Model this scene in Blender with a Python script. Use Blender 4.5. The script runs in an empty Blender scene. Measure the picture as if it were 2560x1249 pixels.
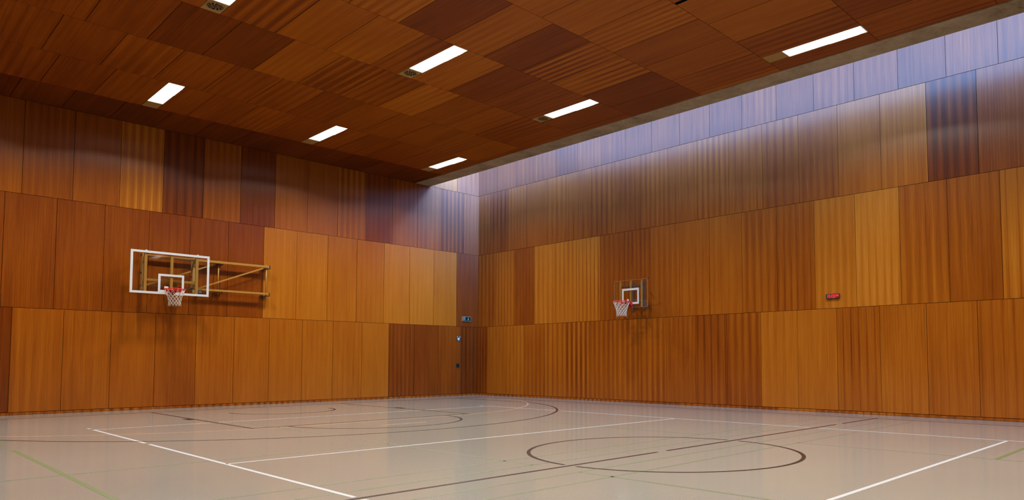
import bpy, math, random
from mathutils import Matrix, Vector

# ------------------------------------------------------------------ scene, camera, light
sc = bpy.context.scene
col = sc.collection
random.seed(7)

W_, H_ = 2560.0, 1249.0
F_PX, CX, CY = 1767.5119, 1416.9336, 803.6733
YAW, PITCH, ROLL = 0.76652, 0.055880, -0.001031
CAM = Vector((-16.1136, -19.9636, 1.1919))

def cam_axes():
    cy, sy, cp, sp = math.cos(YAW), math.sin(YAW), math.cos(PITCH), math.sin(PITCH)
    f = Vector((cy * cp, sy * cp, sp)); r = Vector((sy, -cy, 0)); u = r.cross(f)
    cr, sr = math.cos(ROLL), math.sin(ROLL)
    return cr * r + sr * u, -sr * r + cr * u, f

camd = bpy.data.cameras.new('camera'); cam = bpy.data.objects.new('camera', camd); col.objects.link(cam)
r_, u_, f_ = cam_axes()
cam.matrix_world = Matrix(((r_.x, u_.x, -f_.x, CAM.x), (r_.y, u_.y, -f_.y, CAM.y), (r_.z, u_.z, -f_.z, CAM.z), (0, 0, 0, 1)))
camd.sensor_fit = 'HORIZONTAL'; camd.sensor_width = 36.0
camd.lens = F_PX / W_ * 36.0
camd.shift_x = -(CX - W_ / 2) / W_
camd.shift_y = (CY - H_ / 2) / W_
camd.clip_start = 0.05; camd.clip_end = 200
sc.camera = cam

sc.view_settings.view_transform = 'Standard'
sc.view_settings.look = 'None'
sc.view_settings.gamma = 1.0
sc.view_settings.use_curve_mapping = False
sc.view_settings.exposure = 0.25

SKY_COL = (0.170, 0.356, 0.77)
SKY_STR = 7.4
LAMP_W = 215.0            # watts of each ceiling lamp
LAMP_COL = (1.0, 0.94, 0.84)
SKY_SOUTH = 10.0          # how much brighter the southern sky is

wd = bpy.data.worlds.new('overcast_sky'); sc.world = wd; wd.use_nodes = True
bg = wd.node_tree.nodes['Background']
bg.inputs[0].default_value = (*SKY_COL, 1)
# overcast sky, brighter on its southern side (-y)
_nt = wd.node_tree
_tc = _nt.nodes.new('ShaderNodeTexCoord'); _sx = _nt.nodes.new('ShaderNodeSeparateXYZ'); _mr = _nt.nodes.new('ShaderNodeMapRange')
_nt.links.new(_tc.outputs['Generated'], _sx.inputs[0]); _nt.links.new(_sx.outputs['Y'], _mr.inputs['Value'])
_mr.inputs['From Min'].default_value = -1.0; _mr.inputs['From Max'].default_value = 0.2
_mr.inputs['To Min'].default_value = SKY_STR * SKY_SOUTH; _mr.inputs['To Max'].default_value = SKY_STR
_mz = _nt.nodes.new('ShaderNodeMapRange'); _mm = _nt.nodes.new('ShaderNodeMath'); _mm.operation = 'MULTIPLY'
_nt.links.new(_sx.outputs['Z'], _mz.inputs['Value'])      # bright near the horizon, darker overhead
_mz.inputs['From Min'].default_value = .15; _mz.inputs['From Max'].default_value = .95
_mz.inputs['To Min'].default_value = 1.25; _mz.inputs['To Max'].default_value = .10
_nt.links.new(_mr.outputs['Result'], _mm.inputs[0]); _nt.links.new(_mz.outputs['Result'], _mm.inputs[1])
_nt.links.new(_mm.outputs[0], bg.inputs[1])

# ------------------------------------------------------------------ hall dimensions (metres)
Z1, Z2, Z3 = 2.4174, 5.012, 7.181      # heights of the horizontal panel seams
ZT = 8.95                              # top of the right wall in the roof light
LX, LY = 16.88, 28.64                  # hall width (x) and length (y)
PW = 0.96852                           # panel width
GAP = 0.0045
XB0, XB1 = -2.70, -2.10                # concrete edge beam

# skylight portal (guides the sky sampling through the roof light)
pd = bpy.data.lights.new('roof_light_portal', 'AREA'); pd.shape = 'RECTANGLE'
po = bpy.data.objects.new('roof_light_portal', pd); col.objects.link(po)
sl = math.hypot(2.1, ZT - 7.62)
pd.size = LY - 0.1; pd.size_y = sl - 0.06
nrm = Vector((ZT - 7.62, 0, -2.1)).normalized()      # pointing down into the room
yx = Vector((0, 1, 0)); zz = -nrm; xx = yx.cross(zz)
po.matrix_world = Matrix(((yx.x, -xx.x, zz.x, -1.05), (yx.y, -xx.y, zz.y, -LY / 2), (yx.z, -xx.z, zz.z, (ZT + 7.62) / 2 + 0.03), (0, 0, 0, 1)))
pd.cycles.is_portal = True

# ------------------------------------------------------------------ mesh helper
class MB:
    def __init__(s):
        s.v = []; s.f = []; s.att = []; s.uv = []
    def quad(s, pts, att=None, uv=None):
        i = len(s.v); s.v += [tuple(p) for p in pts]; s.f.append(tuple(range(i, i + len(pts))))
        s.att.append(att or (0.5, 0.3, 0.0)); s.uv.append(uv or [(0, 0)] * len(pts))
    def box(s, a, b):
        x0, x1 = sorted((a[0], b[0])); y0, y1 = sorted((a[1], b[1])); z0, z1 = sorted((a[2], b[2]))
        p = [(x0, y0, z0), (x1, y0, z0), (x1, y1, z0), (x0, y1, z0), (x0, y0, z1), (x1, y0, z1), (x1, y1, z1), (x0, y1, z1)]
        for q in ((0, 3, 2, 1), (4, 5, 6, 7), (0, 1, 5, 4), (1, 2, 6, 5), (2, 3, 7, 6), (3, 0, 4, 7)):
            s.quad([p[k] for k in q])
    def bar(s, a, b, w, h=None, up=(0, 0, 1)):
        """square bar of w x h from a to b"""
        a = Vector(a); b = Vector(b); h = h or w; d = (b - a).normalized()
        up = Vector(up)
        if abs(d.dot(up)) > .95: up = Vector((0, 1, 0))
        x = d.cross(up).normalized() * w / 2; y = x.cross(d).normalized() * h / 2
        c = [a - x - y, a + x - y, a + x + y, a - x + y]; e = [b - x - y, b + x - y, b + x + y, b - x + y]
        s.quad(c[::-1]); s.quad(e)
        for k in range(4):
            m = (k + 1) % 4; s.quad([c[k], c[m], e[m], e[k]])
    def tube(s, pts, r, n=8, closed=False, caps=True):
        pts = [Vector(p) for p in pts]; N = len(pts); rings = []
        base = len(s.v); prev = None
        for i, p in enumerate(pts):
            if closed: d = pts[(i + 1) % N] - pts[i - 1]
            else: d = pts[min(i + 1, N - 1)] - pts[max(i - 1, 0)]
            d.normalize()
            ref = prev if prev is not None else (Vector((0, 0, 1)) if abs(d.z) < .9 else Vector((1, 0, 0)))
            x = (ref - d * ref.dot(d)).normalized(); y = d.cross(x); prev = x
            rr = r[i] if isinstance(r, (list, tuple)) else r
            for k in range(n):
                t = 2 * math.pi * k / n; s.v.append(tuple(p + x * rr * math.cos(t) + y * rr * math.sin(t)))
        for i in range(N if closed else N - 1):
            j = (i + 1) % N
            for k in range(n):
                m = (k + 1) % n
                s.f.append((base + i * n + k, base + i * n + m, base + j * n + m, base + j * n + k))
                s.att.append((.5, .3, 0)); s.uv.append([(0, 0)] * 4)
        if caps and not closed:
            s.f.append(tuple(base + k for k in range(n))[::-1]); s.f.append(tuple(base + (N - 1) * n + k for k in range(n)))
            s.att += [(.5, .3, 0)] * 2; s.uv += [[(0, 0)] * n] * 2
    def lathe(s, c, axis, prof, n=24):
        """revolve profile [(r, t)] around axis through c"""
        c = Vector(c); a = Vector(axis).normalized()
        x = a.orthogonal().normalized(); y = a.cross(x); base = len(s.v)
        for r, t in prof:
            for k in range(n):
                q = 2 * math.pi * k / n; s.v.append(tuple(c + a * t + (x * math.cos(q) + y * math.sin(q)) * r))
        for i in range(len(prof) - 1):
            for k in range(n):
                m = (k + 1) % n
                s.f.append((base + i * n + k, base + i * n + m, base + (i + 1) * n + m, base + (i + 1) * n + k))
                s.att.append((.5, .3, 0)); s.uv.append([(0, 0)] * 4)
    def poly_prism(s, pts, ext):
        """flat polygon pts (3-D) extruded by vector ext"""
        pts = [Vector(p) for p in pts]; e = Vector(ext); q = [p + e for p in pts]
        s.quad(pts[::-1]); s.quad(q)
        for k in range(len(pts)):
            m = (k + 1) % len(pts); s.quad([pts[k], pts[m], q[m], q[k]])
    def build(s, name, mat, parent=None, smooth=False, origin=None):
        me = bpy.data.meshes.new(name)
        o3 = Vector(origin) if origin is not None else Vector((0, 0, 0))
        me.from_pydata([tuple(Vector(p) - o3) for p in s.v], [], s.f)
        at = me.attributes.new('panel', 'FLOAT_COLOR', 'FACE')
        for i, a in enumerate(s.att): at.data[i].color = (a[0], a[1], a[2], 1)
        uvl = me.uv_layers.new(name='UVMap'); k = 0
        for i, f in enumerate(s.f):
            for q in range(len(f)):
                uvl.data[k].uv = s.uv[i][q]; k += 1
        me.materials.append(mat)
        if smooth:
            for p in me.polygons: p.use_smooth = True
        me.update()
        o = bpy.data.objects.new(name, me); col.objects.link(o)
        if parent is not None:
            o.parent = parent
            o.location = o3 - parent_world(parent)
        else: o.location = o3
        return o

def parent_world(o):
    p = Vector(o.location)
    return p + (parent_world(o.parent) if o.parent else Vector((0, 0, 0)))

def tag(o, label=None, cat=None, group=None, kind=None):
    if label: o['label'] = label
    if cat: o['category'] = cat
    if group: o['group'] = group
    if kind: o['kind'] = kind
    return o

def thing(name, loc, label, cat, group=None):
    o = bpy.data.objects.new(name, None); col.objects.link(o); o.location = loc
    o.empty_display_size = .1
    return tag(o, label, cat, group)

# ------------------------------------------------------------------ materials
def newmat(name):
    m = bpy.data.materials.new(name); m.use_nodes = True
    nt = m.node_tree; return m, nt, nt.nodes['Principled BSDF']

def N(nt, typ, **kw):
    n = nt.nodes.new(typ)
    for k, v in kw.items(): setattr(n, k, v)
    return n

def plain(name, c, rough=.5, metal=0.0, spec=.5, noise=0.06, nscale=40):
    m, nt, b = newmat(name)
    tc = N(nt, 'ShaderNodeTexCoord'); no = N(nt, 'ShaderNodeTexNoise'); no.inputs['Scale'].default_value = nscale
    no.inputs['Detail'].default_value = 3
    nt.links.new(tc.outputs['Object'], no.inputs['Vector'])
    mp = N(nt, 'ShaderNodeMapRange'); mp.inputs['To Min'].default_value = 1 - noise; mp.inputs['To Max'].default_value = 1 + noise
    nt.links.new(no.outputs['Fac'], mp.inputs['Value'])
    mx = N(nt, 'ShaderNodeVectorMath', operation='SCALE'); mx.inputs[0].default_value = c
    nt.links.new(mp.outputs['Result'], mx.inputs['Scale'])
    nt.links.new(mx.outputs['Vector'], b.inputs['Base Color'])
    b.inputs['Roughness'].default_value = rough; b.inputs['Metallic'].default_value = metal
    b.inputs['Specular IOR Level'].default_value = spec
    return m

def emis(name, c, s):
    m, nt, b = newmat(name)
    b.inputs['Base Color'].default_value = (*c, 1)
    b.inputs['Emission Color'].default_value = (*c, 1); b.inputs['Emission Strength'].default_value = s
    return m

WOOD = [(0.0, (.055, .010, .001)), (.25, (.130, .026, .0015)), (.5, (.215, .056, .0025)), (.75, (.290, .095, .006)), (1.0, (.36, .143, .017))]

def wood(name, rough=.34, spec=.43, gain=1.0):
    """varnished veneer panels: tone, stripe strength and seed of each panel come from its own face attribute"""
    m, nt, b = newmat(name); L = nt.links.new
    at = N(nt, 'ShaderNodeAttribute'); at.attribute_name = 'panel'
    sp = N(nt, 'ShaderNodeSeparateColor'); L(at.outputs['Color'], sp.inputs[0])
    uv = N(nt, 'ShaderNodeUVMap'); uv.uv_map = 'UVMap'
    su = N(nt, 'ShaderNodeSeparateXYZ'); L(uv.outputs['UV'], su.inputs[0])
    def math_(op, a, b_, c=None):
        n = N(nt, 'ShaderNodeMath', operation=op)
        for i, q in enumerate((a, b_, c)):
            if q is None: continue
            if isinstance(q, (int, float)): n.inputs[i].default_value = q
            else: L(q, n.inputs[i])
        return n.outputs[0]
    seed = math_('MULTIPLY', sp.outputs[2], 91.0)
    def noise(u, v, scale_u, scale_v, detail, dist=0.0):
        cb = N(nt, 'ShaderNodeCombineXYZ')
        L(math_('MULTIPLY', u, scale_u), cb.inputs[0]); L(math_('MULTIPLY', v, scale_v), cb.inputs[1]); L(seed, cb.inputs[2])
        no = N(nt, 'ShaderNodeTexNoise'); no.inputs['Scale'].default_value = 1.0
        no.inputs['Detail'].default_value = detail; no.inputs['Distortion'].default_value = dist
        L(cb.outputs[0], no.inputs['Vector']); return no.outputs['Fac']
    u, v = su.outputs[0], su.outputs[1]
    # book-matched veneer leaves: the pattern repeats mirrored every leaf
    leaf = math_('MULTIPLY_ADD', sp.outputs[2], 0.035, 0.075)
    pp = N(nt, 'ShaderNodeMath', operation='PINGPONG'); L(math_('ADD', u, sp.outputs[2]), pp.inputs[0]); L(leaf, pp.inputs[1])
    stripe = noise(pp.outputs[0], v, 13.0, 0.22, 1.0, 0.2)
    mott = noise(u, v, 3.0, 0.45, 2.0)
    grain = noise(u, v, 130.0, 1.6, 3.0)
    fine = noise(u, v, 420.0, 40.0, 1.0)
    tri = math_('DIVIDE', pp.outputs[0], leaf)
    tri = math_('SUBTRACT', math_('POWER', tri, 0.6), 0.62)            # narrow dark line at the leaf joints
    fade = math_('ADD', noise(u, v, 0.8, 0.55, 1.0), 0.25)                # stripes come and go along the board
    band = math_('MULTIPLY', math_('ADD', math_('MULTIPLY', tri, 0.55), math_('MULTIPLY', math_('SUBTRACT', stripe, 0.5), 1.3)), fade)
    s1 = math_('MULTIPLY', band, math_('MULTIPLY', sp.outputs[1], .95))
    mid = noise(u, v, 48.0, 0.5, 2.0)
    s2 = math_('ADD', math_('MULTIPLY', math_('SUBTRACT', grain, 0.5), 0.38), math_('MULTIPLY', math_('SUBTRACT', mid, 0.5), 0.34))
    s3 = math_('MULTIPLY', math_('SUBTRACT', mott, 0.5), 0.22)
    s4 = math_('MULTIPLY', math_('SUBTRACT', fine, 0.5), 0.16)
    t = math_('ADD', math_('ADD', sp.outputs[0], s1), math_('ADD', s2, math_('ADD', s3, s4)))
    rp = N(nt, 'ShaderNodeValToRGB'); L(t, rp.inputs[0])
    els = rp.color_ramp.elements
    els[0].position, els[1].position = WOOD[0][0], WOOD[-1][0]
    els[0].color = (*[c * gain for c in WOOD[0][1]], 1); els[1].color = (*[c * gain for c in WOOD[-1][1]], 1)
    for p, c in WOOD[1:-1]:
        e = els.new(p); e.color = (*[q * gain for q in c], 1)
    L(rp.outputs[0], b.inputs['Base Color'])
    rg = N(nt, 'ShaderNodeMapRange'); rg.inputs['To Min'].default_value = rough - .06; rg.inputs['To Max'].default_value = rough + .08
    L(grain, rg.inputs['Value']); L(rg.outputs['Result'], b.inputs['Roughness'])
    b.inputs['Specular IOR Level'].default_value = spec
    # fine fluting along the grain spreads reflections sideways only
    tg_ = N(nt, 'ShaderNodeTangent'); tg_.direction_type = 'UV_MAP'; tg_.uv_map = 'UVMap'
    L(tg_.outputs[0], b.inputs['Tangent']); b.inputs['Anisotropic'].default_value = .93
    return m

M = {}
M['wood'] = wood('varnished_veneer')
M['wood_ceiling'] = wood('ceiling_veneer', rough=.5, spec=.2, gain=1.45)
M['dark'] = plain('dark_void', (.006, .005, .004), .9, spec=.1)
M['gapdark'] = plain('seam_shadow_felt', (.012, .008, .005), .9, spec=.1)
M['white_paint'] = plain('white_line_paint', (.33, .35, .38), .35, noise=.03)
M['brown_paint'] = plain('brown_line_paint', (.020, .007, .004), .4, spec=.2)
M['green_paint'] = plain('green_line_paint', (.080, .105, .034), .4)
M['thin_green_paint'] = plain('pale_green_line_paint', (.105, .122, .074), .35)
M['orange_paint'] = plain('orange_line_paint', (.36, .20, .11), .35)
M['yellow_metal'] = plain('ochre_painted_steel', (.27, .13, .018), .38, spec=.5)
M['black_metal'] = plain('black_steel', (.012, .012, .014), .45)
M['dark_metal'] = plain('dark_grey_steel', (.05, .045, .04), .4, metal=.6)
M['red_metal'] = plain('red_painted_steel', (.50, .016, .006), .5, spec=.2)
M['white_enamel'] = plain('white_enamel', (.40, .42, .45), .3, noise=.02)
M['cord'] = plain('white_net_cord', (.38, .34, .29), .8)
M['navy'] = plain('navy_plastic', (.010, .014, .03), .4)
M['rail_brown'] = plain('dark_brown_steel', (.045, .022, .009), .5)
M['edge'] = plain('amber_edge_strip', (.20, .095, .04), .5)
M['lamp_frame'] = plain('white_lamp_frame', (.75, .74, .70), .5)
M['plate'] = plain('ochre_cover_plate', (.30, .17, .045), .5)
M['diffuser'] = emis('lit_opal_diffuser', (1, .99, .97), 2.0)
M['glow_red'] = emis('red_led', (1.0, .003, .018), .75)
M['sign_green'] = plain('dark_green_sign', (.003, .016, .015), .5, spec=.1)
M['sign_white'] = plain('pale_sign_pictogram', (.16, .26, .26), .6, spec=.1)
M['sign_frame'] = plain('grey_sign_frame', (.24, .20, .15), .6, spec=.15)
M['plaque'] = plain('grey_blue_plaque', (.028, .042, .046), .6, spec=.15)
M['plaque_white'] = plain('white_plaque_marks', (.46, .52, .50), .6, spec=.15)

def concrete():
    m, nt, b = newmat('raw_concrete'); L = nt.links.new
    tc = N(nt, 'ShaderNodeTexCoord')
    a = N(nt, 'ShaderNodeTexNoise'); a.inputs['Scale'].default_value = 1.6; a.inputs['Detail'].default_value = 8; a.inputs['Roughness'].default_value = .65
    c = N(nt, 'ShaderNodeTexNoise'); c.inputs['Scale'].default_value = 14; c.inputs['Detail'].default_value = 5
    L(tc.outputs['Object'], a.inputs['Vector']); L(tc.outputs['Object'], c.inputs['Vector'])
    mx = N(nt, 'ShaderNodeMath', operation='MULTIPLY_ADD'); mx.inputs[1].default_value = .35; L(c.outputs['Fac'], mx.inputs[0]); L(a.outputs['Fac'], mx.inputs[2])
    rp = N(nt, 'ShaderNodeValToRGB'); L(mx.outputs[0], rp.inputs[0])
    e = rp.color_ramp.elements; e[0].position = .38; e[0].color = (.085, .056, .032, 1); e[1].position = .85; e[1].color = (.36, .27, .17, 1)
    q = e.new(.55); q.color = (.22, .158, .092, 1)
    L(rp.outputs[0], b.inputs['Base Color']); b.inputs['Roughness'].default_value = .85
    bp = N(nt, 'ShaderNodeBump'); bp.inputs['Strength'].default_value = .25; L(c.outputs['Fac'], bp.inputs['Height']); L(bp.outputs[0], b.inputs['Normal'])
    return m
M['concrete'] = concrete()

def floor_mat():
    m, nt, b = newmat('beige_linoleum'); L = nt.links.new
    tc = N(nt, 'ShaderNodeTexCoord')
    a = N(nt, 'ShaderNodeTexNoise'); a.inputs['Scale'].default_value = .35; a.inputs['Detail'].default_value = 4
    s = N(nt, 'ShaderNodeTexNoise'); s.inputs['Scale'].default_value = 120; s.inputs['Detail'].default_value = 2
    # long, thin scuff marks left by shoes and wheels
    mpg = N(nt, 'ShaderNodeMapping'); mpg.inputs['Rotation'].default_value = (0, 0, .6); mpg.inputs['Scale'].default_value = (.5, 9, 1)
    sc_ = N(nt, 'ShaderNodeTexNoise'); sc_.inputs['Scale'].default_value = 2.2; sc_.inputs['Detail'].default_value = 6
    for n in (a, s): L(tc.outputs['Object'], n.inputs['Vector'])
    L(tc.outputs['Object'], mpg.inputs['Vector']); L(mpg.outputs[0], sc_.inputs['Vector'])
    rp = N(nt, 'ShaderNodeValToRGB'); L(a.outputs['Fac'], rp.inputs[0])
    e = rp.color_ramp.elements; e[0].position = .3; e[0].color = (.182, .184, .166, 1); e[1].position = .7; e[1].color = (.197, .199, .180, 1)
    mr = N(nt, 'ShaderNodeMapRange'); mr.inputs['From Min'].default_value = .3; mr.inputs['From Max'].default_value = .7
    mr.inputs['To Min'].default_value = .95; mr.inputs['To Max'].default_value = 1.05; L(s.outputs['Fac'], mr.inputs['Value'])
    mr2 = N(nt, 'ShaderNodeMapRange'); mr2.inputs['From Min'].default_value = .66; mr2.inputs['From Max'].default_value = .74
    mr2.inputs['To Min'].default_value = 0; mr2.inputs['To Max'].default_value = .05; L(sc_.outputs['Fac'], mr2.inputs['Value'])
    ad = N(nt, 'ShaderNodeMath', operation='ADD'); L(mr.outputs[0], ad.inputs[0]); L(mr2.outputs[0], ad.inputs[1])
    vm = N(nt, 'ShaderNodeVectorMath', operation='SCALE'); L(rp.outputs[0], vm.inputs[0]); L(ad.outputs[0], vm.inputs['Scale'])
    L(vm.outputs[0], b.inputs['Base Color'])
    b.inputs['Roughness'].default_value = .12; b.inputs['Specular IOR Level'].default_value = .42
    return m
M['floor'] = floor_mat()

def glass(name, tint=(.96, .97, .97), refl=.06):
    m = bpy.data.materials.new(name); m.use_nodes = True; nt = m.node_tree; nt.nodes.clear(); L = nt.links.new
    out = N(nt, 'ShaderNodeOutputMaterial'); mx = N(nt, 'ShaderNodeMixShader')
    tr = N(nt, 'ShaderNodeBsdfTransparent'); tr.inputs[0].default_value = (*tint, 1)
    gl = N(nt, 'ShaderNodeBsdfGlossy'); gl.inputs['Roughness'].default_value = .03
    mx.inputs[0].default_value = refl
    L(tr.outputs[0], mx.inputs[1]); L(gl.outputs[0], mx.inputs[2]); L(mx.outputs[0], out.inputs[0])
    return m
M['glass'] = glass('clear_acrylic', refl=.05)
M['roofglass'] = glass('roof_glazing', refl=.04)

# ------------------------------------------------------------------ panelled walls
def wall_panels(P, length, rows, tones):
    """P(u, z, d) -> point; u runs from the corner along the wall, d is depth into the wall.
    rows: (z0, z1, first joint); tones[row] maps panel index from the corner -> (tone, stripe)"""
    mb = MB()
    for ri, (z0, z1, off, umax) in enumerate(rows):
        joints = [0.0] + [off + k * PW for k in range(60) if off + k * PW < umax - .02] + [umax]
        for k in range(len(joints) - 1):
            a, b = joints[k] + (GAP if k else 0), joints[k + 1] - GAP
            zz0, zz1 = z0 + GAP, z1 - GAP
            t = tones[ri][k] if k < len(tones[ri]) else (random.choice((.3, .4, .5, .55, .7)), random.choice((.1, .3, .6)))
            att = (t[0], t[1], random.random())
            uv = [(a, zz0), (b, zz0), (b, zz1), (a, zz1)]
            f = [P(a, zz0, 0), P(b, zz0, 0), P(b, zz1, 0), P(a, zz1, 0)]
            g = [P(a, zz0, .018), P(b, zz0, .018), P(b, zz1, .018), P(a, zz1, .018)]
            mb.quad(f, att, uv)
            for i in range(4):
                j = (i + 1) % 4; mb.quad([f[i], f[j], g[j], g[i]], att, [uv[i], uv[j], uv[j], uv[i]])
    return mb

S = lambda *a: list(a)
# tone, stripe strength per panel, counted from the far corner
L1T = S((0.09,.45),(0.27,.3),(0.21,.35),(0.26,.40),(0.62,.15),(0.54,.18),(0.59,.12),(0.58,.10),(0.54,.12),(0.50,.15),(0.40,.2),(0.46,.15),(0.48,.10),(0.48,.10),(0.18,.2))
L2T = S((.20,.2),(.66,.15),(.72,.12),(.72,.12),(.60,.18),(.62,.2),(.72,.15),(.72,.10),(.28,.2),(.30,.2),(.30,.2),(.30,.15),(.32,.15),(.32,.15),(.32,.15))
L3T = S((.30,.3),(.26,.75),(.42,.3),(.45,.45),(.28,.2),(.55,.9),(.55,.25),(.56,.2),(.20,.4),(.46,.45),(.20,.45),(.62,.7),(.42,.25),(.42,.4),(.48,.2))
L4T = S((.30,.6),(.52,.2),(.55,.1),(.5,.2))
R1T = S((0.30,.8),(0.56,.2),(0.60,.4),(0.52,.6),(0.52,.6),(0.44,.7),(0.46,.6),(0.43,.5),(0.43,.4),(0.43,.35),(0.38,.6),(0.37,.5),(0.62,.12),(0.60,.08),(0.50,.6),(0.52,.5),(0.50,.45),(0.50,.4))
R2T = S((0.44,.4),(0.50,.4),(0.32,.25),(0.68,.5),(0.66,.6),(0.63,.8),(0.36,.4),(0.36,.3),(0.44,.35),(0.48,.25),(0.50,.25),(0.48,.35),(0.46,.55),(0.70,.35),(0.76,.3),(0.48,.55),(0.44,.3),(0.58,.9),(0.48,.4))
R3T = S((0.33,.5),(0.25,.9),(0.33,.3),(0.37,.25),(0.37,.3),(0.37,.5),(0.35,.4),(0.37,.4),(0.35,.4),(0.35,.3),(0.45,.4),(0.43,.5),(0.35,.5),(0.37,.3),(0.53,.3),(0.53,.4),(0.16,.5),(0.27,.4))
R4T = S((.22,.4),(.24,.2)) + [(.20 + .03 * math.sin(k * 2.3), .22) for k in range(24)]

PL = lambda u, z, d: (-u, d, z)
PR = lambda u, z, d: (d, -u, z)
BB = .062                                     # baseboard height
rows_left = [(BB, Z1, .755, LX), (Z1, Z2, .968, LX), (Z2, Z3, .675, LX), (Z3, ZT + .1, .968, -XB1)]
rows_right = [(BB, Z1, .535, LY), (Z1, Z2, 1.01, LY), (Z2, Z3, .6525, LY), (Z3, ZT + .1, 1.06, LY)]

def shell(name, P, length, rows, tones, back_top):
    mb = wall_panels(P, length, rows, tones)
    w = mb.build(name, M['wood']); tag(w, kind='structure')
    bk = MB(); a, b = P(-.3, -.2, .018), P(length + .3, back_top, .25); bk.box(a, b)
    bk.build('wall_backing', M['gapdark'], w)
    # plinth strip of the same veneer
    pm = MB(); k = 0; u = 0.0
    while u < length - .01:
        e = min(u + PW, length); at = (.36 + .16 * random.random(), .9, random.random())
        f = [P(u, .004, .004), P(e, .004, .004), P(e, BB - .006, .004), P(u, BB - .006, .004)]
        pm.quad(f, at, [(u, 0), (e, 0), (e, BB), (u, BB)]); u = e
    p = pm.build('baseboard_' + name.split('_')[1], M['wood']); tag(p, kind='structure')
    return w

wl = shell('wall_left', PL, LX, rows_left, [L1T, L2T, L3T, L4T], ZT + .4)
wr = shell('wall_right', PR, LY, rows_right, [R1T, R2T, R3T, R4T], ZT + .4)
tag(wl, 'left wall of tall golden and red-brown veneer panels'); tag(wr, 'right wall of veneer panels washed in daylight at the top')
PB = lambda u, z, d: (-LX - d, -u, z)
PN = lambda u, z, d: (-u, -LY - d, z)
wb = shell('wall_back', PB, LY, [(BB, Z1, .5, LY), (Z1, Z2, .97, LY), (Z2, Z3, .65, LY)], [[], [], []], Z3 + .6)
wn = shell('wall_near', PN, LX, [(BB, Z1, .5, LX), (Z1, Z2, .97, LX), (Z2, Z3, .65, LX), (Z3, ZT + .1, .97, -XB1)], [[], [], [], []], ZT + .4)

# ------------------------------------------------------------------ flush door in the left wall near the corner
door = MB()
door.box((-.752, -.0015, .01), (-.744, .01, 2.40))
d1 = door.build('door_1', M['dark_metal']); tag(d1, 'flush veneer door beside the dark corner panel', kind='structure')
hp = MB(); hp.box((-.967, -.008, .967), (-.817, .002, 1.125)); h_ = hp.build('door_handle', M['dark_metal'], d1)
hp = MB(); hp.box((-.945, -.0095, .99), (-.84, -.004, 1.10)); hp.build('pull_recess', M['dark'], h_)

# ------------------------------------------------------------------ ceiling
YB = [0.0] + [-1.53 - 1.9535 * k for k in range(14)] + [-LY]
CEIL_LAMPS = []          # (x_left, x_right, y_near_end, y_far_end, plain plate?)
cm = MB()
def cpanel(x0, x1, y0, y1, t):
    a, b = x0 + .005, x1 - .005; c, d = y0 - .005, y1 + .005     # y0 > y1
    att = (t[0], t[1], random.random()); z = Z3
    f = [(a, c, z), (b, c, z), (b, d, z), (a, d, z)]; uv = [(a, c), (b, c), (b, d), (a, d)]
    mb_f = [f[0], f[1], f[2], f[3]]
    cm.quad(mb_f, att, uv)
    g = [(p[0], p[1], z + .018) for p in f]
    for i in range(4):
        j = (i + 1) % 4; cm.quad([f[i], f[j], g[j], g[i]], att, [uv[i], uv[j], uv[j], uv[i]])

CT = {}   # tones read off the visible ceiling: (band, rounded left edge in decimetres) -> (tone, stripe)
def ct(band, pts):
    for x, t, s in pts: CT[(band, x)] = (t, s)
# band 3 (two dark boards), band 4, 5, 6 ...
ct(3, [(-12.28, .14, .05), (-11.31, .14, .05), (-10.35, .42, .35), (-9.38, .30, .5), (-8.41, .25, .4), (-7.44, .40, .7), (-6.48, .30, .2), (-5.51, .36, .2), (-13.25, .25, .2), (-4.54, .28, .3)])
ct(4, [(-11.69, .34, .5), (-10.72, .46, .2), (-9.75, .46, .2), (-8.79, .30, .3), (-7.82, .50, .6), (-6.85, .22, .1), (-5.88, .26, .2), (-4.92, .30, .2), (-12.7, .36, .3)])
ct(5, [(-11.32, .38, .3), (-10.35, .42, .5), (-9.38, .18, .1), (-8.41, .48, .4), (-7.44, .18, .1), (-6.48, .46, .9), (-5.51, .45, .6), (-4.54, .18, .05), (-3.57, .2, .05)])
ct(6, [(-7.75, .45, .2), (-6.78, .42, .6), (-5.81, .36, .3), (-4.84, .38, .3), (-3.87, .36, .4), (-2.91, .44, .1), (-8.72, .46, .2)])
ct(7, [(-6.48, .46, .1), (-5.51, .46, .1), (-4.54, .28, .4), (-3.24, .38, .4), (-2.9, .35, .3)])
ct(2, [(-13.56, .26, .2), (-12.59, .34, .35), (-11.62, .34, .45), (-10.65, .3, .35), (-9.69, .28, .3), (-8.72, .24, .2)])

ct(0, [(-PW * k, .04 + .03 * (k % 3), .15) for k in range(18)])

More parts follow.
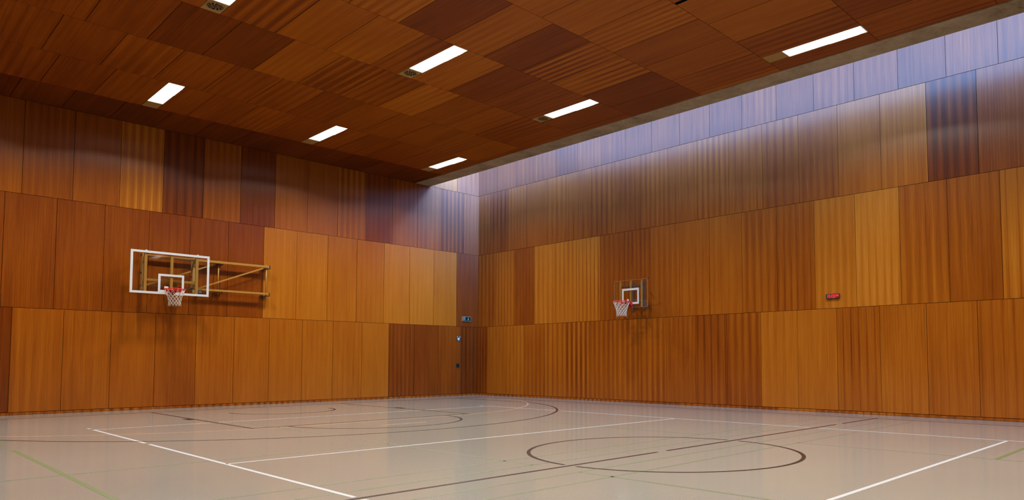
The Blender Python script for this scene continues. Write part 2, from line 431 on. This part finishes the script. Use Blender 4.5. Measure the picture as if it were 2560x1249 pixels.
def lamp_xs(band):
    if band in (1, 7, 13): return [-15.19, -11.318, -7.444, -3.57], 'L'
    if band in (4, 10): return [-15.875, -12.02, -8.150, -4.305], 'R'
    return [], ''
OFF = {0: 0.0, 1: .665, 2: 0.0, 3: .665, 4: .072, 5: .665, 6: 0.0, 7: .665, 8: 0.0, 9: .665, 10: .072, 11: .665, 12: 0.0, 13: .665, 14: 0.0}
for bi in range(len(YB) - 1):
    y0, y1 = YB[bi], YB[bi + 1]
    xs, side = lamp_xs(bi)
    cuts = sorted(set([-LX] + [-(OFF[bi] + k * PW) for k in range(19) if -LX + .05 < -(OFF[bi] + k * PW) < XB0 - .04] + [XB0 - .025]))
    holes = [(x, x + .33) for x in xs]
    if bi == 7: slot = (-6.545, -6.476)
    else: slot = None
    for a, b in zip(cuts[:-1], cuts[1:]):
        key = min((k for k in CT if k[0] == bi), key=lambda k: abs(k[1] - a), default=None)
        if key is not None and abs(key[1] - a) < .25: t = CT[key]
        else: t = (random.choice((.25, .28, .30, .32, .35)), random.choice((.1, .15, .25)))
        segs = [(a, b)]
        for h in holes + ([slot] if slot else []):
            ns = []
            for s0, s1 in segs:
                if h[1] <= s0 or h[0] >= s1: ns.append((s0, s1)); continue
                if h[0] - s0 > .01: ns.append((s0, h[0]))
                if s1 - h[1] > .01: ns.append((h[1], s1))
            segs = ns
        for s0, s1 in segs: cpanel(s0, s1, y0, y1, t)
    for x in xs: CEIL_LAMPS.append((bi, x, y0, y1))
ceil = cm.build('ceiling', M['wood_ceiling']); tag(ceil, 'dark veneer ceiling of staggered boards', kind='structure')
bk = MB(); bk.box((-LX - .3, .3, Z3 + .12), (XB0 + .02, -LY - .3, Z3 + .3)); bk.build('ceiling_backing', M['dark'], ceil)
bk = MB(); bk.box((-6.56, YB[7] - .01, Z3 + .03), (-6.46, YB[8], Z3 + .12)); bk.build('curtain_track', M['dark'], ceil)

# concrete edge beam and roof light above the slot
bm_ = MB(); bm_.box((XB0, .02, Z3), (XB1, -LY - .02, 7.60))
beam = bm_.build('trim_1', M['concrete']); tag(beam, 'raw concrete edge beam along the daylight slot', kind='structure')
up = MB(); up.box((XB0 - .02, .02, 7.3), (XB0 + .3, -LY - .02, 7.62)); up.build('beam_upstand', M['concrete'], beam)

win = MB()
win.quad([(XB1 - .02, 0.02, 7.60), (XB1 - .02, -LY - .02, 7.60), (.02, -LY - .02, ZT + .01), (.02, .02, ZT + .01)])
w1 = win.build('window_1', M['roofglass']); tag(w1, 'sloping roof glazing above the daylight slot', kind='structure')
fr = MB(); fr.bar((XB1 - .02, .02, 7.62), (XB1 - .02, -LY, 7.62), .05); fr.bar((0.0, .02, ZT + .03), (0.0, -LY, ZT + .03), .05)
fr.build('window_frame', M['dark_metal'], w1)
# closing side of the beam above the ceiling void
bk = MB(); bk.box((XB0 - .3, .3, Z3 + .28), (XB0 + .05, -LY - .3, 7.66)); bk.build('void_closure', M['dark'], ceil)

# ------------------------------------------------------------------ floor with court markings
fm = MB(); fm.quad([(-LX - .2, .2, 0), (-LX - .2, -LY - .2, 0), (.2, -LY - .2, 0), (.2, .2, 0)])
fl = fm.build('floor', M['floor']); tag(fl, 'beige linoleum sports floor with painted court lines', kind='structure')

def line(name, mat, segs, z, label=None):
    """segs: ('h', y, x0, x1, w) | ('v', x, y0, y1, w) | ('a', cx, cy, r, deg0, deg1, w)"""
    mb = MB()
    for s in segs:
        if s[0] == 'h':
            _, y, x0, x1, w = s; mb.quad([(x0, y + w / 2, z), (x0, y - w / 2, z), (x1, y - w / 2, z), (x1, y + w / 2, z)])
        elif s[0] == 'v':
            _, x, y0, y1, w = s; mb.quad([(x - w / 2, y0, z), (x - w / 2, y1, z), (x + w / 2, y1, z), (x + w / 2, y0, z)])
        else:
            _, cx, cy, r, a0, a1, w = s; n = max(8, int(abs(a1 - a0) / 1.5))
            for k in range(n):
                t0, t1 = (math.radians(a0 + (a1 - a0) * q / n) for q in (k, k + 1))
                p = lambda rr, t: (cx + rr * math.cos(t), cy + rr * math.sin(t), z)
                mb.quad([p(r - w, t0), p(r, t0), p(r, t1), p(r - w, t1)])
    o = mb.build(name, mat, fl)
    if label: o['label'] = label
    return o

XV0, XV1, XC, YN = -12.875, -3.875, -8.426, -14.322
YE = -1.32
w5 = .05
wp, bp, gp, tg, op = M['white_paint'], M['brown_paint'], M['green_paint'], M['thin_green_paint'], M['orange_paint']
zw, zg, zo, zb = .0010, .0007, .0005, .0014
line('volleyball_sideline', wp, [('v', XV0, YN + 9, -8.28, w5), ('v', XV0, -8.46, YN + .07, w5), ('v', XV0, YN - .07, YN - 9, w5)], zw, 'white sideline on the left side of the court')
line('volleyball_sideline', wp, [('v', XV1, YN + 9, -7.80, w5), ('v', XV1, -7.98, YN + .07, w5), ('v', XV1, YN - .07, YN - 9, w5)], zw, 'white sideline along the right wall')
line('volleyball_end_line', wp, [('h', YN + 9, XV0, -10.93, w5), ('h', YN + 9, -10.78, -6.05, w5), ('h', YN + 9, -5.9, XV1, w5)], zw, 'white end line near the left wall')
line('volleyball_attack_line', wp, [('h', YN + 3, XV0, XV1, w5)], zw, 'white attack line in the middle of the floor')
line('volleyball_attack_line', wp, [('h', YN - 3, XV0, XV1, w5)], zw, 'white attack line at the right of the picture')
line('volleyball_service_mark', wp, [('v', XV0, -4.93, -5.08, w5)], zw, 'short white dash left of the end line')
line('volleyball_service_mark', wp, [('v', XV1 - .06, -4.97, -5.12, w5)], zw, 'short white dash near the far corner')
line('center_line', bp, [('h', YN, -15.8, -13.98, w5), ('h', YN, -13.68, -8.54, w5), ('h', YN, -8.335, -2.95, w5), ('h', YN, -2.66, -.9, w5)], zb, 'brown centre line with gaps')
line('center_circle', bp, [('a', XC, YN, 1.8, 3, 177, w5), ('a', XC, YN, 1.8, 183, 357, w5)], zb, 'brown centre circle')
line('free_throw_lane', bp, [('v', XC - 2.425, YE, YE - 5.8, w5), ('v', XC + 2.425, YE, YE - 5.8, w5), ('h', YE - 5.775, XC - 2.45, XC + 2.45, w5),
                             ('v', XC - 2.52, -3.9, -4.3, .12), ('v', XC + 2.52, -3.95, -4.35, .12)], zb, 'brown lane lines with lane blocks')
line('free_throw_arc', bp, [('a', XC, YE - 5.775, 1.8, 180, 360, w5)], zb, 'brown half circle at the free-throw line')
line('no_charge_arc', bp, [('a', XC, YE - 1.575, 1.25, 178, 362, w5)], zb, 'small brown half circle under the basket')
a3 = math.degrees(math.acos(6.475 / 6.75)); yb = YE - 1.575 - 6.75 * math.sin(math.radians(a3))
line('three_point_line', bp, [('a', XC, YE - 1.575, 6.75, 180 + a3, 360 - a3, w5), ('v', XC - 6.45, YE, yb, w5), ('v', XC + 6.45, YE, yb, w5)], zb, 'large brown three-point arc')
line('court_boundary', bp, [('v', -1.05, YE, -27.3, .045), ('v', -15.8, YE, -27.3, .045), ('h', YE, -15.8, -1.05, .045)], zb - .0002, 'thin brown boundary of the basketball court')
line('badminton_line', tg, [('h', -13.48, -14.4, -1.9, .04), ('h', -13.97, -14.4, -1.7, .04), ('h', -14.71, -14.4, -1.5, .04), ('h', -15.17, -14.4, -1.45, .04)], zg, 'pale green lines beside the centre line')
line('badminton_line', tg, [('v', -10.46, -2.1, -13.97, .04), ('v', -10.46, -14.72, -26.5, .04)], zg, 'pale green line through the centre of the floor')
line('badminton_line', tg, [('v', -6.27, -2.1, -13.48, .04), ('v', -6.27, -15.17, -26.5, .04)], zg, 'pale green line at the right')
line('badminton_line', tg, [('h', -10.93, -14.9, -10.46, .04), ('v', -1.4, -4.0, -13.48, .035)], zg, 'pale green line at the left')
line('badminton_line', gp, [('v', -14.36, -6.0, -7.06, .05), ('v', -14.36, -7.88, -18, .05), ('h', -17.71, -6.27, -4.2, .05)], zg + .0001, 'bold green dashes')
line('handball_arc', op, [('a', -9.93, YE, 6.0, 180, 270, .04), ('a', -6.93, YE, 6.0, 270, 360, .04), ('h', YE - 5.98, -9.93, -6.93, .04), ('h', YE - 6.9, -8.93, -7.93, .05)], zo, 'faint orange goal-area arc')

# ------------------------------------------------------------------ ceiling lights and air diffusers
names_lamp = {
 (1, 1): 'lit panel light farthest left, above the left backboard wall', (1, 2): 'lit panel light near the left wall, middle of the far row',
 (1, 3): 'small lit panel light nearest the far corner and concrete beam', (4, 1): 'lit panel light cut off by the top edge, left of centre',
 (4, 2): 'large lit panel light in the middle of the ceiling, swirl outlet at its end', (4, 3): 'lit panel light beside the concrete beam with a dark swirl outlet at its end',
 (7, 3): 'long lit panel light nearest the concrete beam at the right'}
def make_lamp(bi, i, x, y0, y1):
    lab = names_lamp.get((bi, i), 'lit panel light in the ceiling outside the picture')
    t = thing('ceiling_light', (x + .165, (y0 + y1) / 2, Z3), lab, 'ceiling light', 'panel lights set in the wood ceiling')
    ya = y1 + .02; yb_ = ya + 1.50           # luminous part: the end away from the left wall
    fr = MB(); z0, z1 = Z3 - .001, Z3 + .06
    for a, b in (((x, ya - .015, z0), (x + .006, yb_ + .01, z1)), ((x + .324, ya - .015, z0), (x + .33, yb_ + .01, z1)),
                 ((x, ya - .015, z0), (x + .33, ya, z1)), ((x, yb_, z0), (x + .33, yb_ + .012, z1))): fr.box(a, b)
    fr.build('frame', M['lamp_frame'], t)
    df = MB(); df.box((x + .006, ya, Z3 + .012), (x + .324, yb_, Z3 + .03)); df.build('diffuser', M['diffuser'], t)
    pl = MB(); pl.box((x + .004, yb_ + .012, Z3 + .001), (x + .326, y0 - .004, Z3 + .02)); pl.build('end_plate', M['plate'], t)
    ld = bpy.data.lights.new('lamp', 'AREA'); ld.shape = 'RECTANGLE'; ld.size = .312; ld.size_y = .55
    ld.energy = LAMP_W; ld.color = LAMP_COL; ld.spread = math.radians(147)
    lo = bpy.data.objects.new('lamp', ld); col.objects.link(lo); lo.parent = t
    lo.location = Vector((x + .165, ya + .42, Z3 + .008)) - Vector(t.location)
    return t, (x + .165, yb_ + .20)

def make_swirl(c, label):
    x, y = c; t = thing('air_diffuser', (x, y, Z3), label, 'air outlet', 'swirl air outlets beside the lights')
    z = Z3 - .003
    rg = MB(); rg.lathe((x, y, z), (0, 0, 1), [(.150, .003), (.152, -.003), (.138, -.006), (.130, 0.0)], 36); rg.build('rim', M['plate'], t, True)
    hb = MB(); hb.lathe((x, y, z), (0, 0, 1), [(.0001, -.002), (.040, -.002), (.046, .001), (.046, .004)], 24); hb.build('hub', M['dark_metal'], t)
    for k in range(10):
        a = 2 * math.pi * k / 10; sl_ = MB(); pts = []
        for q in range(7):
            r = .056 + (.126 - .056) * q / 6; b = a + .35 * q / 6; pts.append((r, b - .16)); 
        outer = [(x + r * math.cos(b), y + r * math.sin(b), z + .001) for r, b in pts]
        inner = [(x + r * math.cos(b + .36), y + r * math.sin(b + .36), z + .001) for r, b in pts][::-1]
        sl_.quad(outer + inner); sl_.build('slot', M['dark'], t)
    return t

cnt = {}
for bi, x, y0, y1 in CEIL_LAMPS:
    i = cnt.get(bi, 0); cnt[bi] = i + 1
    t, c = make_lamp(bi, i, x, y0, y1)
    if bi == 4 and i in (1, 2, 3):
        make_swirl(c, {1: 'dark swirl air outlet at the top edge of the picture', 2: 'dark swirl air outlet at the end of the middle light',
                       3: 'small dark swirl air outlet near the concrete beam'}[i])

# ------------------------------------------------------------------ basketball hoop parts
def ring_pts(c, r, n, z=0):
    return [(c[0] + r * math.cos(2 * math.pi * k / n), c[1] + r * math.sin(2 * math.pi * k / n), c[2] + z) for k in range(n)]

def make_rim(parent, c, back, mount):
    """c: ring centre, back: unit vector from ring towards board, mount: distance ring centre to board face"""
    c = Vector(c); b = Vector(back); side = Vector((-b.y, b.x, 0))
    rm = MB(); rm.tube(ring_pts(c, .232, 40), .0105, 8, True)
    rim = rm.build('rim', M['red_metal'], parent, True, origin=c)
    br = MB()
    p = c + b * mount                                  # point on board face
    f = lambda s, d, z: tuple(p + side * s - b * d + Vector((0, 0, z)))
    # face plate, tapered support tray and two side stays
    q = [f(-.08, .004, .03), f(.08, .004, .03), f(.08, .004, -.14), f(-.08, .004, -.14)]
    br.poly_prism(q, -b * .012)
    br.poly_prism([f(-.075, .012, .008), f(.075, .012, .008), f(.15, mount - .16, .002), f(-.15, mount - .16, .002)], (0, 0, -.012))
    br.poly_prism([f(-.075, .012, 0), f(-.12, mount - .17, 0), f(-.075, .012, -.12)], side * .008)
    br.poly_prism([f(.067, .012, 0), f(.112, mount - .17, 0), f(.067, .012, -.12)], side * .008)
    arc = []
    for k in range(-7, 8):
        t = k * .13; arc.append(c + (b * math.cos(t) + side * math.sin(t)) * .236)
    for k in range(len(arc) - 1):
        br.poly_prism([arc[k], arc[k + 1], arc[k + 1] + Vector((0, 0, -.06)), arc[k] + Vector((0, 0, -.06))], -b * .004)
    br.build('rim_bracket', M['red_metal'], rim, origin=c)
    nt = MB(); n = 12
    zr = [(-.012, .222), (-.09, .196), (-.15, .172), (-.205, .155), (-.26, .143), (-.315, .136), (-.36, .135), (-.405, .142)]
    for k in range(n):
        for sgn in (-1, 1):
            pts = []
            for j, (z, r) in enumerate(zr):
                a = 2 * math.pi * (k / n) + sgn * math.pi / n * (0 if j == 0 else (j - .5) if j > 1 else .5) * 1.0
                pts.append(c + Vector((r * math.cos(a), r * math.sin(a), z + (.008 * math.sin(k * 5.1) if j == len(zr) - 1 else 0))))
            nt.tube(pts, .0055, 5)
        a = 2 * math.pi * k / n; o = Vector((math.cos(a), math.sin(a), 0))
        nt.tube([c + o * .222 + Vector((0, 0, -.014)), c + o * .24, c + o * .232 + Vector((0, 0, .013)), c + o * .22, c + o * .222 + Vector((0, 0, -.014))], .005, 5)
    nt.build('net', M['cord'], rim, True, origin=c)
    return rim

# ---- left: full-size board swung aside on folding wall arms
YBRD = -.65
BX0, BX1, BZ0, BZ1 = -11.213, -9.413, 2.862, 3.912
hl = thing('basketball_backboard', ((BX0 + BX1) / 2, 0, BZ0), 'large clear backboard with white border on ochre folding wall arms', 'basketball hoop')
g = MB(); g.box((BX0, YBRD, BZ0), (BX1, YBRD + .012, BZ1)); gp_ = g.build('glass_panel', M['glass'], hl)
def frame_rect(mb, P, u0, u1, z0, z1, w, d0, d1):
    for a, b, c, d in ((u0, u1, z1 - w, z1), (u0, u1, z0, z0 + w), (u0, u0 + w, z0 + w, z1 - w), (u1 - w, u1, z0 + w, z1 - w)):
        mb.box(P(a, c, d0), P(b, d, d1))
PB_ = lambda u, z, d: (u, d, z)
b_ = MB(); frame_rect(b_, PB_, BX0, BX1, BZ0, BZ1, .055, YBRD - .002, YBRD); b_.build('border', M['white_enamel'], gp_)
bx = (BX0 + BX1) / 2 + .01
b_ = MB(); frame_rect(b_, PB_, bx - .295, bx + .295, 2.915, 3.365, .052, YBRD - .002, YBRD); b_.build('target_square', M['white_enamel'], gp_)
ym = M['yellow_metal']
for x in (-10.875, -10.29, -9.70):
    p = MB(); p.bar((x, YBRD + .045, 2.90), (x, YBRD + .045, 3.90), .06, .05, up=(0, 1, 0)); pp_ = p.build('post', ym, hl)
    if x != -10.29:
        k_ = MB(); k_.box((x - .02, YBRD - .004, 3.895), (x + .02, YBRD + .03, 3.93)); k_.build('top_clip', M['white_enamel'], pp_)
p = MB(); p.bar((-10.90, YBRD + .11, 3.80), (-9.66, YBRD + .11, 3.80), .06); p.build('frame_rail', ym, hl)
p = MB(); p.bar((-10.90, YBRD + .11, 3.21), (-9.66, YBRD + .11, 3.21), .055); p.build('frame_rail', ym, hl)
p = MB(); p.bar((-10.90, YBRD + .11, 3.06), (-9.66, YBRD + .11, 3.06), .018); p.build('tie_rod', M['dark_metal'], hl)
for x in (-10.88, -9.72):
    p = MB(); p.bar((x, YBRD + .26, 2.92), (x, YBRD + .26, 3.86), .05, .16, up=(0, 1, 0)); q_ = p.build('hinge_post', M['plate'], hl)
    for z in (3.78, 3.02):
        k_ = MB(); k_.bar((x, YBRD + .30, z), (x + .05, -.16, z), .04); k_.build('link', ym, q_)
    for z in (3.83, 3.38, 3.07):
        k_ = MB(); k_.lathe((x - .03, YBRD + .26, z), (1, 0, 0), [(.001, -.02), (.022, -.02), (.022, .02), (.001, .02)], 10); k_.build('bolt', M['dark_metal'], q_)
def fold_arm(xe, xh, lower=True, dep=-.165):
    """welded triangular arm: wall hinge at xh, free end at xe"""
    ye, yh = dep, dep
    a = MB(); a.bar((xe, ye, 3.845), (xh + .06, yh, 3.845), .06); arm = a.build('fold_arm', ym, hl)
    if lower:
        k_ = MB(); k_.bar((xe, ye, 3.085), (xh + .06, yh, 3.085), .05); k_.build('lower_bar', ym, arm)
    k_ = MB(); k_.bar((xe + .05, ye, 3.10), (xh - .08, yh, 3.80), .038); k_.build('brace', ym, arm)
    k_ = MB(); k_.tube([(xh, yh + .01, 2.99), (xh, yh + .01, 3.90)], .017, 10); k_.build('hinge_pipe', ym, arm, True)
    for z in (3.80, 3.03):
        k_ = MB(); k_.box((xh - .10, yh - .03, z - .012), (xh + .11, 0, z))
        k_.box((xh + .075, yh - .035, z - .01), (xh + .095, yh - .015, z + .085))
        k_.build('wall_bracket', M['dark_metal'], arm)
    return arm
fold_arm(-9.60, -7.75, dep=-.215); fold_arm(-10.80, -9.00, lower=False, dep=-.14)
k_ = MB(); k_.lathe((-9.60, YBRD + .12, 2.945), (0, 1, 0), [(.001, -.05), (.05, -.05), (.078, -.02), (.078, .03), (.05, .05), (.001, .05)], 20); k_.build('winch_housing', M['navy'], hl, True)
k_ = MB(); k_.bar((-10.32, YBRD + .08, 2.93), (-10.32, -.17, 3.10), .03); k_.build('height_strut', M['dark_metal'], hl)
rl = make_rim(hl, (-10.33, YBRD - .155 - .232, 2.966), (0, 1, 0), .387)
k_ = MB(); k_.box((-10.46, YBRD - .02, 3.0), (-10.37, YBRD - .006, 3.06)); k_.build('mount_plate', M['white_enamel'], rl)

# ---- right: small practice board on the side wall
XBRD = -.65
RY0, RY1, RZ0, RZ1 = -6.958, -8.150, 2.69, 3.468
hr = thing('basketball_backboard', (0, (RY0 + RY1) / 2, RZ0), 'small frameless clear backboard with white target square on the right wall', 'basketball hoop')
g = MB(); g.box((XBRD, RY0, RZ0), (XBRD + .012, RY1, RZ1)); gp2 = g.build('glass_panel', M['glass'], hr)
PR_ = lambda u, z, d: (d, u, z)
b_ = MB(); frame_rect(b_, PR_, -7.851, -7.252, 2.785, 3.232, .056, XBRD - .002, XBRD); b_.build('target_square', M['white_enamel'], gp2)
e_ = MB(); frame_rect(e_, PR_, RY1, RY0, RZ0, RZ1, .008, XBRD - .001, XBRD + .014); e_.build('edge_strip', M['edge'], gp2)
for y in (-7.155, -7.53, -7.915):
    p = MB(); p.bar((XBRD + .045, y, 2.70), (XBRD + .045, y, 3.455), .036, .04, up=(1, 0, 0)); p.build('post', ym, hr)
for z in (3.30, 2.84):
    p = MB(); p.bar((XBRD + .095, -7.10, z), (XBRD + .095, -7.95, z), .04); p.build('frame_rail', M['rail_brown'], hr)
for y in (-7.16, -7.54):
    for z in (3.30, 2.84):
        p = MB(); p.bar((XBRD + .115, y, z), (-.06, y, z + .02), .04); p.build('wall_arm', M['rail_brown'], hr)
    p = MB(); p.bar((-.03, y, 2.66), (-.03, y, 3.48), .05, .06, up=(1, 0, 0)); p.build('wall_rail', M['rail_brown'], hr)
p = MB(); p.tube([(XBRD + .17, -7.845, 2.80), (XBRD + .17, -7.845, 3.44)], .02, 10); sp_ = p.build('height_spindle', M['black_metal'], hr, True)
p = MB(); p.lathe((XBRD + .17, -7.845, 2.76), (0, 0, 1), [(.001, -.045), (.03, -.045), (.05, -.02), (.05, .02), (.03, .045), (.001, .045)], 18); p.build('crank_knob', M['black_metal'], sp_, True)
for y, z in ((-8.17, 3.475), (-8.17, 2.70)):
    p = MB(); p.box((XBRD + .0, y - .012, z - .02), (XBRD + .04, y + .012, z + .02)); p.build('corner_buffer', M['black_metal'], hr)
rr = make_rim(hr, (XBRD - .155 - .232, -7.545, 2.836), (1, 0, 0), .387)
k_ = MB(); k_.box((XBRD - .02, -7.50, 2.87), (XBRD - .006, -7.44, 2.93)); k_.build('mount_plate', M['white_enamel'], rr)

# ------------------------------------------------------------------ signs and clock
es = thing('exit_sign', (-.535, 0, 2.697), 'small dark green exit sign with running figure and down arrow', 'exit sign')
p = MB(); p.box((-.722, -.035, 2.614), (-.348, 0, 2.780)); p.build('casing', M['sign_frame'], es)
p = MB(); p.box((-.710, -.038, 2.626), (-.360, -.034, 2.768)); fc = p.build('face', M['sign_green'], es)
def flat(mb, pts, y, x0, z0):
    mb.poly_prism([(x0 + a, y, z0 + b) for a, b in pts][::-1], (0, -.002, 0))
p = MB()
x0, z0 = -.690, 2.635          # doorway outline with a running figure in it, then an arrow pointing down
for q in ([(0, 0), (.012, 0), (.012, .125), (0, .125)], [(.012, .113), (.085, .113), (.085, .125), (.012, .125)], [(.073, 0), (.085, 0), (.085, .113), (.073, .113)]): flat(p, q, -.038, x0, z0)
hd = [(.046 + .011 * math.cos(t * .7854), .100 + .011 * math.sin(t * .7854)) for t in range(8)]
flat(p, hd, -.038, x0, z0)
for q in ([(.034, .085), (.050, .088), (.052, .050), (.038, .045)], [(.050, .086), (.066, .066), (.061, .061), (.048, .076)], [(.036, .083), (.022, .070), (.022, .058), (.028, .058), (.029, .067), (.040, .076)],
          [(.044, .050), (.058, .040), (.054, .012), (.047, .012), (.049, .034), (.040, .044)], [(.038, .052), (.044, .046), (.034, .026), (.018, .022), (.017, .030), (.029, .034)]): flat(p, q, -.038, x0, z0)
p.build('running_figure', M['sign_white'], fc)
p = MB()
flat(p, [(.212, .05), (.232, .05), (.232, .12), (.212, .12)], -.038, x0, z0); flat(p, [(.188, .054), (.222, .008), (.256, .054)], -.038, x0, z0)
p.build('down_arrow', M['sign_white'], fc)

pq = thing('wall_plaque', (-.86, 0, 1.99), 'small grey plaque with a white shield on the door by the corner', 'plaque')
p = MB(); p.box((-.945, -.008, 1.900), (-.782, 0, 2.075)); p.build('plate', M['plaque'], pq)
p = MB()
sh = [(.035, .115), (.115, .115), (.115, .075), (.100, .045), (.075, .02), (.050, .045), (.035, .075)]
p.poly_prism([(-.945 + a, -.008, 1.90 + b) for a, b in sh][::-1], (0, -.003, 0))
p.build('shield', M['plaque_white'], pq)
p = MB(); p.lathe((-.870, -.0115, 1.975), (0, -1, 0), [(.0001, .001), (.012, .001), (.012, 0)], 14); p.build('keyhole', M['plaque'], pq)
p = MB(); p.poly_prism([(-.935, -.008, 2.045), (-.900, -.008, 2.045), (-.900, -.008, 2.065), (-.935, -.008, 2.065)], (0, -.003, 0))
p.build('corner_mark', M['plaque_white'], pq); p = MB()
p.poly_prism([(-.815, -.008, 2.025), (-.79, -.008, 2.045), (-.81, -.008, 2.068), (-.83, -.008, 2.05)], (0, -.003, 0)); p.build('corner_mark', M['plaque_white'], pq)

ck = thing('digital_clock', (0, -13.06, 2.695), 'black digital clock with red digits 15:00 on the right wall', 'clock')
p = MB(); p.box((-.05, -12.902, 2.643), (0, -13.218, 2.748)); p.build('casing', M['black_metal'], ck)
SEG = {'0': 'abcdef', '1': 'bc', '5': 'afgcd'}
def digit(ch, y, z, w, h, t):
    """seven-segment figure, y is the left edge as read from the room (decreasing y reads to the right)"""
    mb = MB(); X = -.053
    R = {'a': (0, w, h - t, h), 'd': (0, w, 0, t), 'g': (0, w, h / 2 - t / 2, h / 2 + t / 2), 'f': (0, t, h / 2, h), 'e': (0, t, 0, h / 2), 'b': (w - t, w, h / 2, h), 'c': (w - t, w, 0, h / 2)}
    for s in SEG[ch]:
        a, b, c, d = R[s]; mb.box((X, y - a, z + c), (-.049, y - b, z + d))
    return mb.build('digit', M['glow_red'], ck)
for ch, y in zip('1500', (-12.915, -12.970, -13.042, -13.095)): digit(ch, y, 2.660, .038, .068, .0085)
for y in (-13.150, -13.182): digit('0', y, 2.686, .022, .042, .006)
p = MB()
for z in (2.678, 2.706): p.box((-.053, -13.022, z), (-.049, -13.032, z + .010))
p.build('colon', M['glow_red'], ck)
